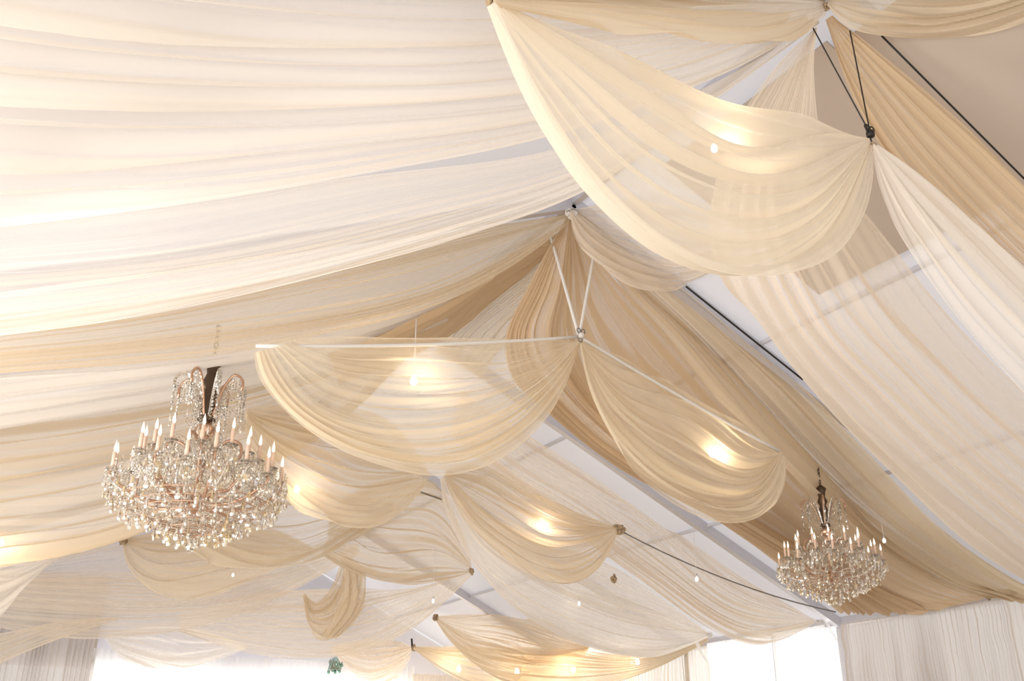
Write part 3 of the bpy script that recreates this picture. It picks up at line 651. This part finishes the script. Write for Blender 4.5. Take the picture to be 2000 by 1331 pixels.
def chandelier(loc, R, label, seed, top):
    """loc = lowest crystal ball"""
    rs = random.Random(seed); e = empty('crystal_chandelier', loc, label, 'chandelier')
    beads = MB(); smoky = MB()
    def P(r, a, z): return Vector((R * r * math.cos(a), R * r * math.sin(a), R * z))
    # stem, bowls, chain
    MB().lathe([(R * r, R * z) for r, z in [(.02, .42), (.10, .46), (.15, .50), (.16, .54), (.09, .60), (.04, .66), (.03, .9), (.06, .98), (.07, 1.05), (.03, 1.12), (.03, 1.3), (.08, 1.38), (.12, 1.44), (.10, 1.49), (.04, 1.54), (.035, 1.62)]], n=18).build('stem', M['brass'], e)
    MB().lathe([(R * r, R * z) for r, z in [(.05, 1.52), (.11, 1.56), (.07, 1.64), (.10, 1.72), (.06, 1.80), (.09, 1.90), (.06, 1.98), (.10, 2.06), (.065, 2.16), (.08, 2.26), (.11, 2.33), (.04, 2.40)]], n=14).build('column', M['bronze'], e)
    MB().lathe([(.01, R * -.02), (R * .04, R * .0), (R * .055, R * .04), (R * .04, R * .08), (.01, R * .1)], n=10).build('crystal_ball', M['crystal'], e, smooth=False)
    h = MB(); z = R * 2.40
    while z < top - loc[2]:
        h.add(*_link(z, R * .03)); z += R * .075
    h.build('chain', M['bronze'], e)
    # arms with candles
    def arm(a, r1, z0, z1, zlow, key):
        pts = [P(.12, a, z0), P(.3 * r1 + .04, a, zlow), P(.62 * r1, a, zlow + .02), P(.9 * r1, a, (z1 + zlow) / 2), P(1.0 * r1, a, z1 - .06), P(r1 * .98, a, z1)]
        C = [Vector(c) for c in catmull(np.array([tuple(p) for p in pts]), 18)]
        o = MB().tube(C, [R * .022 * (1 - .35 * i / 17) for i in range(18)], 6).build('arm', M['brass' if key % 2 else 'crystal'], e)
        t = P(r1 * .98, a, z1)
        MB().lathe([(R * .012, -R * .03), (R * .05, -R * .012), (R * .075, R * .012), (R * .07, R * .018), (R * .02, R * .01)], t, 12).build('drip_pan', M['crystal'], o, smooth=False)
        MB().lathe([(R * .024, 0), (R * .022, R * .20), (R * .018, R * .205)], t, 10).build('candle', M['candle'], o)
        MB().lathe([(R * .010, R * .205), (R * .020, R * .235), (R * .018, R * .27), (R * .007, R * .32), (R * .001, R * .345)], t, 8).build('candle_bulb', M['flame'], o)
        for j in range(7):                       # prisms round the pan
            b = 2 * math.pi * j / 7 + key; q = t + Vector((R * .07 * math.cos(b), R * .07 * math.sin(b), -R * .0))
            strand(beads, q, q - Vector((0, 0, R * .10)), 0, 3, R * .013, rs)
            drop_mb(smoky if rs.random() < .25 else beads, q - Vector((0, 0, R * .10)), R * rs.uniform(.08, .12), R * .05, 5, .6, rs.uniform(0, 3))
        for j in range(4):                       # beads on the arm
            i = 3 + j * 4; bead_mb(beads, C[i] + Vector((0, 0, -R * .04)), R * .022, rs.random())
            drop_mb(beads, C[i] + Vector((0, 0, -R * .05)), R * .11, R * .045, 5, .6, rs.random() * 3)
        return t
    n1, n2 = 18, 12
    T1 = [arm(2 * math.pi * (k + rs.uniform(-.18, .18)) / n1 + .1, (1.0, .88, .96)[k % 3], .52, (.78, .94, .86)[k % 3] + rs.uniform(-.02, .02), .50, k) for k in range(n1)]
    T2 = [arm(2 * math.pi * (k + .5) / n2, .62 + .05 * (k % 2), .60, 1.10, .66, k + 1) for k in range(n2)]
    # scrolls: rising from the stem, arching out and down
    for k in range(8):
        a = 2 * math.pi * k / 8 + .2
        C = catmull(np.array([tuple(P(*q)) for q in ((.05, a, .98), (.14, a, 1.16), (.30, a, 1.30), (.44, a, 1.26), (.47, a, 1.12), (.40, a, 1.05))]), 18)
        MB().tube(C, R * .02, 6).build('scroll', M['brass' if k % 2 else 'crystal'], e)
        for i in range(6, 18, 2): strand(beads, C[i], Vector(C[i]) - Vector((0, 0, R * rs.uniform(.08, .2))), 0, 5, R * .012, rs)
        strand(beads, P(.40, a, 1.05), T2[k % n2], R * .12, 16, R * .011, rs)
    for k in range(8):
        a = 2 * math.pi * k / 8
        C = catmull(np.array([tuple(P(*q)) for q in ((.04, a, 1.50), (.10, a, 1.72), (.20, a, 2.00), (.31, a, 2.12), (.42, a, 2.04), (.42, a, 1.90))]), 18)
        MB().tube(C, R * .018, 6).build('upper_scroll', M['brass' if k % 2 else 'crystal'], e)
        for i in range(5, 18): strand(beads, C[i], Vector(C[i]) - Vector((0, 0, R * rs.uniform(.2, .5))), 0, 10, R * .013, rs)
        for q in range(3):
            drop_mb(beads, Vector(C[17]) - Vector((0, 0, R * (.05 + .14 * q))), R * .10, R * .045, 5, .6, rs.random() * 3)
        strand(beads, C[17], P(.12, a + .4, 1.46), R * .1, 14, R * .011, rs)
        drop_mb(beads, P(.14, a, 1.46), R * .12, R * .05, 5, .6, rs.random() * 3)
    for q in range(70):                          # loose prisms round the stem and over the arms
        a = rs.uniform(0, 6.28); r = rs.uniform(.12, .85); z = 1.05 - .25 * r + rs.uniform(0, .35 * (1 - r) + .05)
        c = P(r, a, z); strand(beads, c + Vector((0, 0, R * .12)), c, 0, 4, R * .013, rs); drop_mb(beads, c, R * rs.uniform(.08, .13), R * .055, 6, .6, rs.random() * 3)
    # festoons between neighbouring pans and to the stem
    for T, n in ((T1, n1), (T2, n2)):
        for k in range(n):
            strand(beads, T[k], T[(k + 1) % n], R * .13, 14, R * .012, rs)
            strand(beads, T[k], T[(k + 1) % n], R * .20, 16, R * .010, rs)
            strand(beads, T[k], P(.10, math.atan2(T[k].y, T[k].x), 1.38), R * .22, 26, R * .010, rs)
    # basket of drops: inverted cone of rings
    rings = [(1.0, .74, 34), (1.0, .62, 34), (.95, .51, 32), (.86, .43, 28), (.75, .37, 25), (.63, .32, 22), (.51, .26, 19), (.40, .20, 15), (.28, .14, 10), (.13, .09, 5)]
    ring = MB(); big = []
    for r, z, n in rings:
        pts = [P(r, 2 * math.pi * k / n, z + .1) for k in range(n + 1)]
        if z < .5: ring.tube(pts, R * .007, 5, cap=False)
        for k in range(n):
            a = 2 * math.pi * (k + rs.uniform(-.2, .2)) / n; q = P(r * rs.uniform(.96, 1.03), a, z + .1 + rs.uniform(-.03, .03))
            strand(beads, q + Vector((0, 0, R * .05)), q - Vector((0, 0, R * .05)), 0, 3, R * .013, rs)
            big.append((q - Vector((0, 0, R * .05)), R * rs.uniform(.10, .15), R * rs.uniform(.055, .075), rs.uniform(0, 3)))
        for k in range(0, n, 2):
            a = 2 * math.pi * k / n; strand(beads, P(r, a, z + .1), P(max(.1, r * .78), a + .1, z - .0), R * .05, 8, R * .010, rs)
            strand(beads, P(r, a, z + .1), P(r * .8, a - .1, z + .3), R * .05, 10, R * .010, rs)
    ring.build('crystal_ring', M['brass'], e)
    view = (Vector((0, 0, EYE)) - Vector(loc)); view.z = 0; view.normalize()
    big.sort(key=lambda b: -(b[0].dot(view)) + .6 * b[0].z)
    for i, (q, l_, w_, ro) in enumerate(big):
        if i < 96:
            mb = MB(); drop_mb(mb, (0, 0, 0), l_, w_, 6, .6, ro); o = mb.build('crystal_drop', M['smoky' if i % 3 == 0 else 'crystal'], e, smooth=False); o.location = q
        else: drop_mb(smoky if rs.random() < .3 else beads, q, l_, w_, 6, .6, ro)
    strand(beads, P(0, 0, .45), P(0, 0, .1), 0, 14, R * .016, rs)
    b = beads.build('crystal_strands', M['crystal'], e, smooth=False); b['kind'] = 'stuff'
    b = smoky.build('smoky_prisms', M['smoky'], e, smooth=False); b['kind'] = 'stuff'
    return e
def _link(z, r):
    mb = MB(); a = int(z / (r * 2.5)) % 2
    pts = [Vector(((math.cos(t) * r * .7) * (1 - a), (math.cos(t) * r * .7) * a, z + r * 1.6 * math.sin(t))) for t in np.linspace(0, 2 * math.pi, 11)]
    mb.tube(pts, r * .28, 5, cap=False); return mb.V, mb.F

def place_ch(pxb, pyb, Y, width_px, label, seed):
    p = atY(pxb, pyb, Y); d = ray(pxb, pyb); depth = Y / d[1]      # depth along the view axis
    q = atY(pxb, pyb - width_px * .35, Y); dq = Y / ray(pxb, pyb - width_px * .35)[1]
    R = float(width_px / 2 * dq / FPX / 1.06)
    return chandelier(tuple(float(c) for c in p), R, label, seed, roof_z(p[0]) - .3)
place_ch(370, 1076, 12.4, 356, 'large crystal chandelier with lit candle bulbs on the left', 5)
place_ch(1632, 1183, 11.3, 208, 'smaller crystal chandelier with brass arms near the right wall', 9)

# teal glass pendant far off
p = atY(655, 1284, 24.0); e = empty('glass_pendant', p, 'small teal glass pendant lamp before the end windows', 'pendant')
MB().tube([(0, 0, 0), (0, 0, roof_z(p[0]) - p[2])], .008, 6).build('cord', M['rope'], e)
mb = MB()
for i in range(16):
    a = i * 2.4; r = .07 + .05 * (i % 3); drop_mb(mb, (r * math.cos(a), r * math.sin(a), -.02 - .028 * i * .6), .14, .09, 6, .8, a)
mb.build('glass_prisms', M['teal'], e, smooth=False)
MB().lathe([(.01, .02), (.05, 0), (.13, -.12), (.17, -.3), (.15, -.31), (.02, -.05)], n=10).build('glass_shade', M['teal'], e, smooth=False)
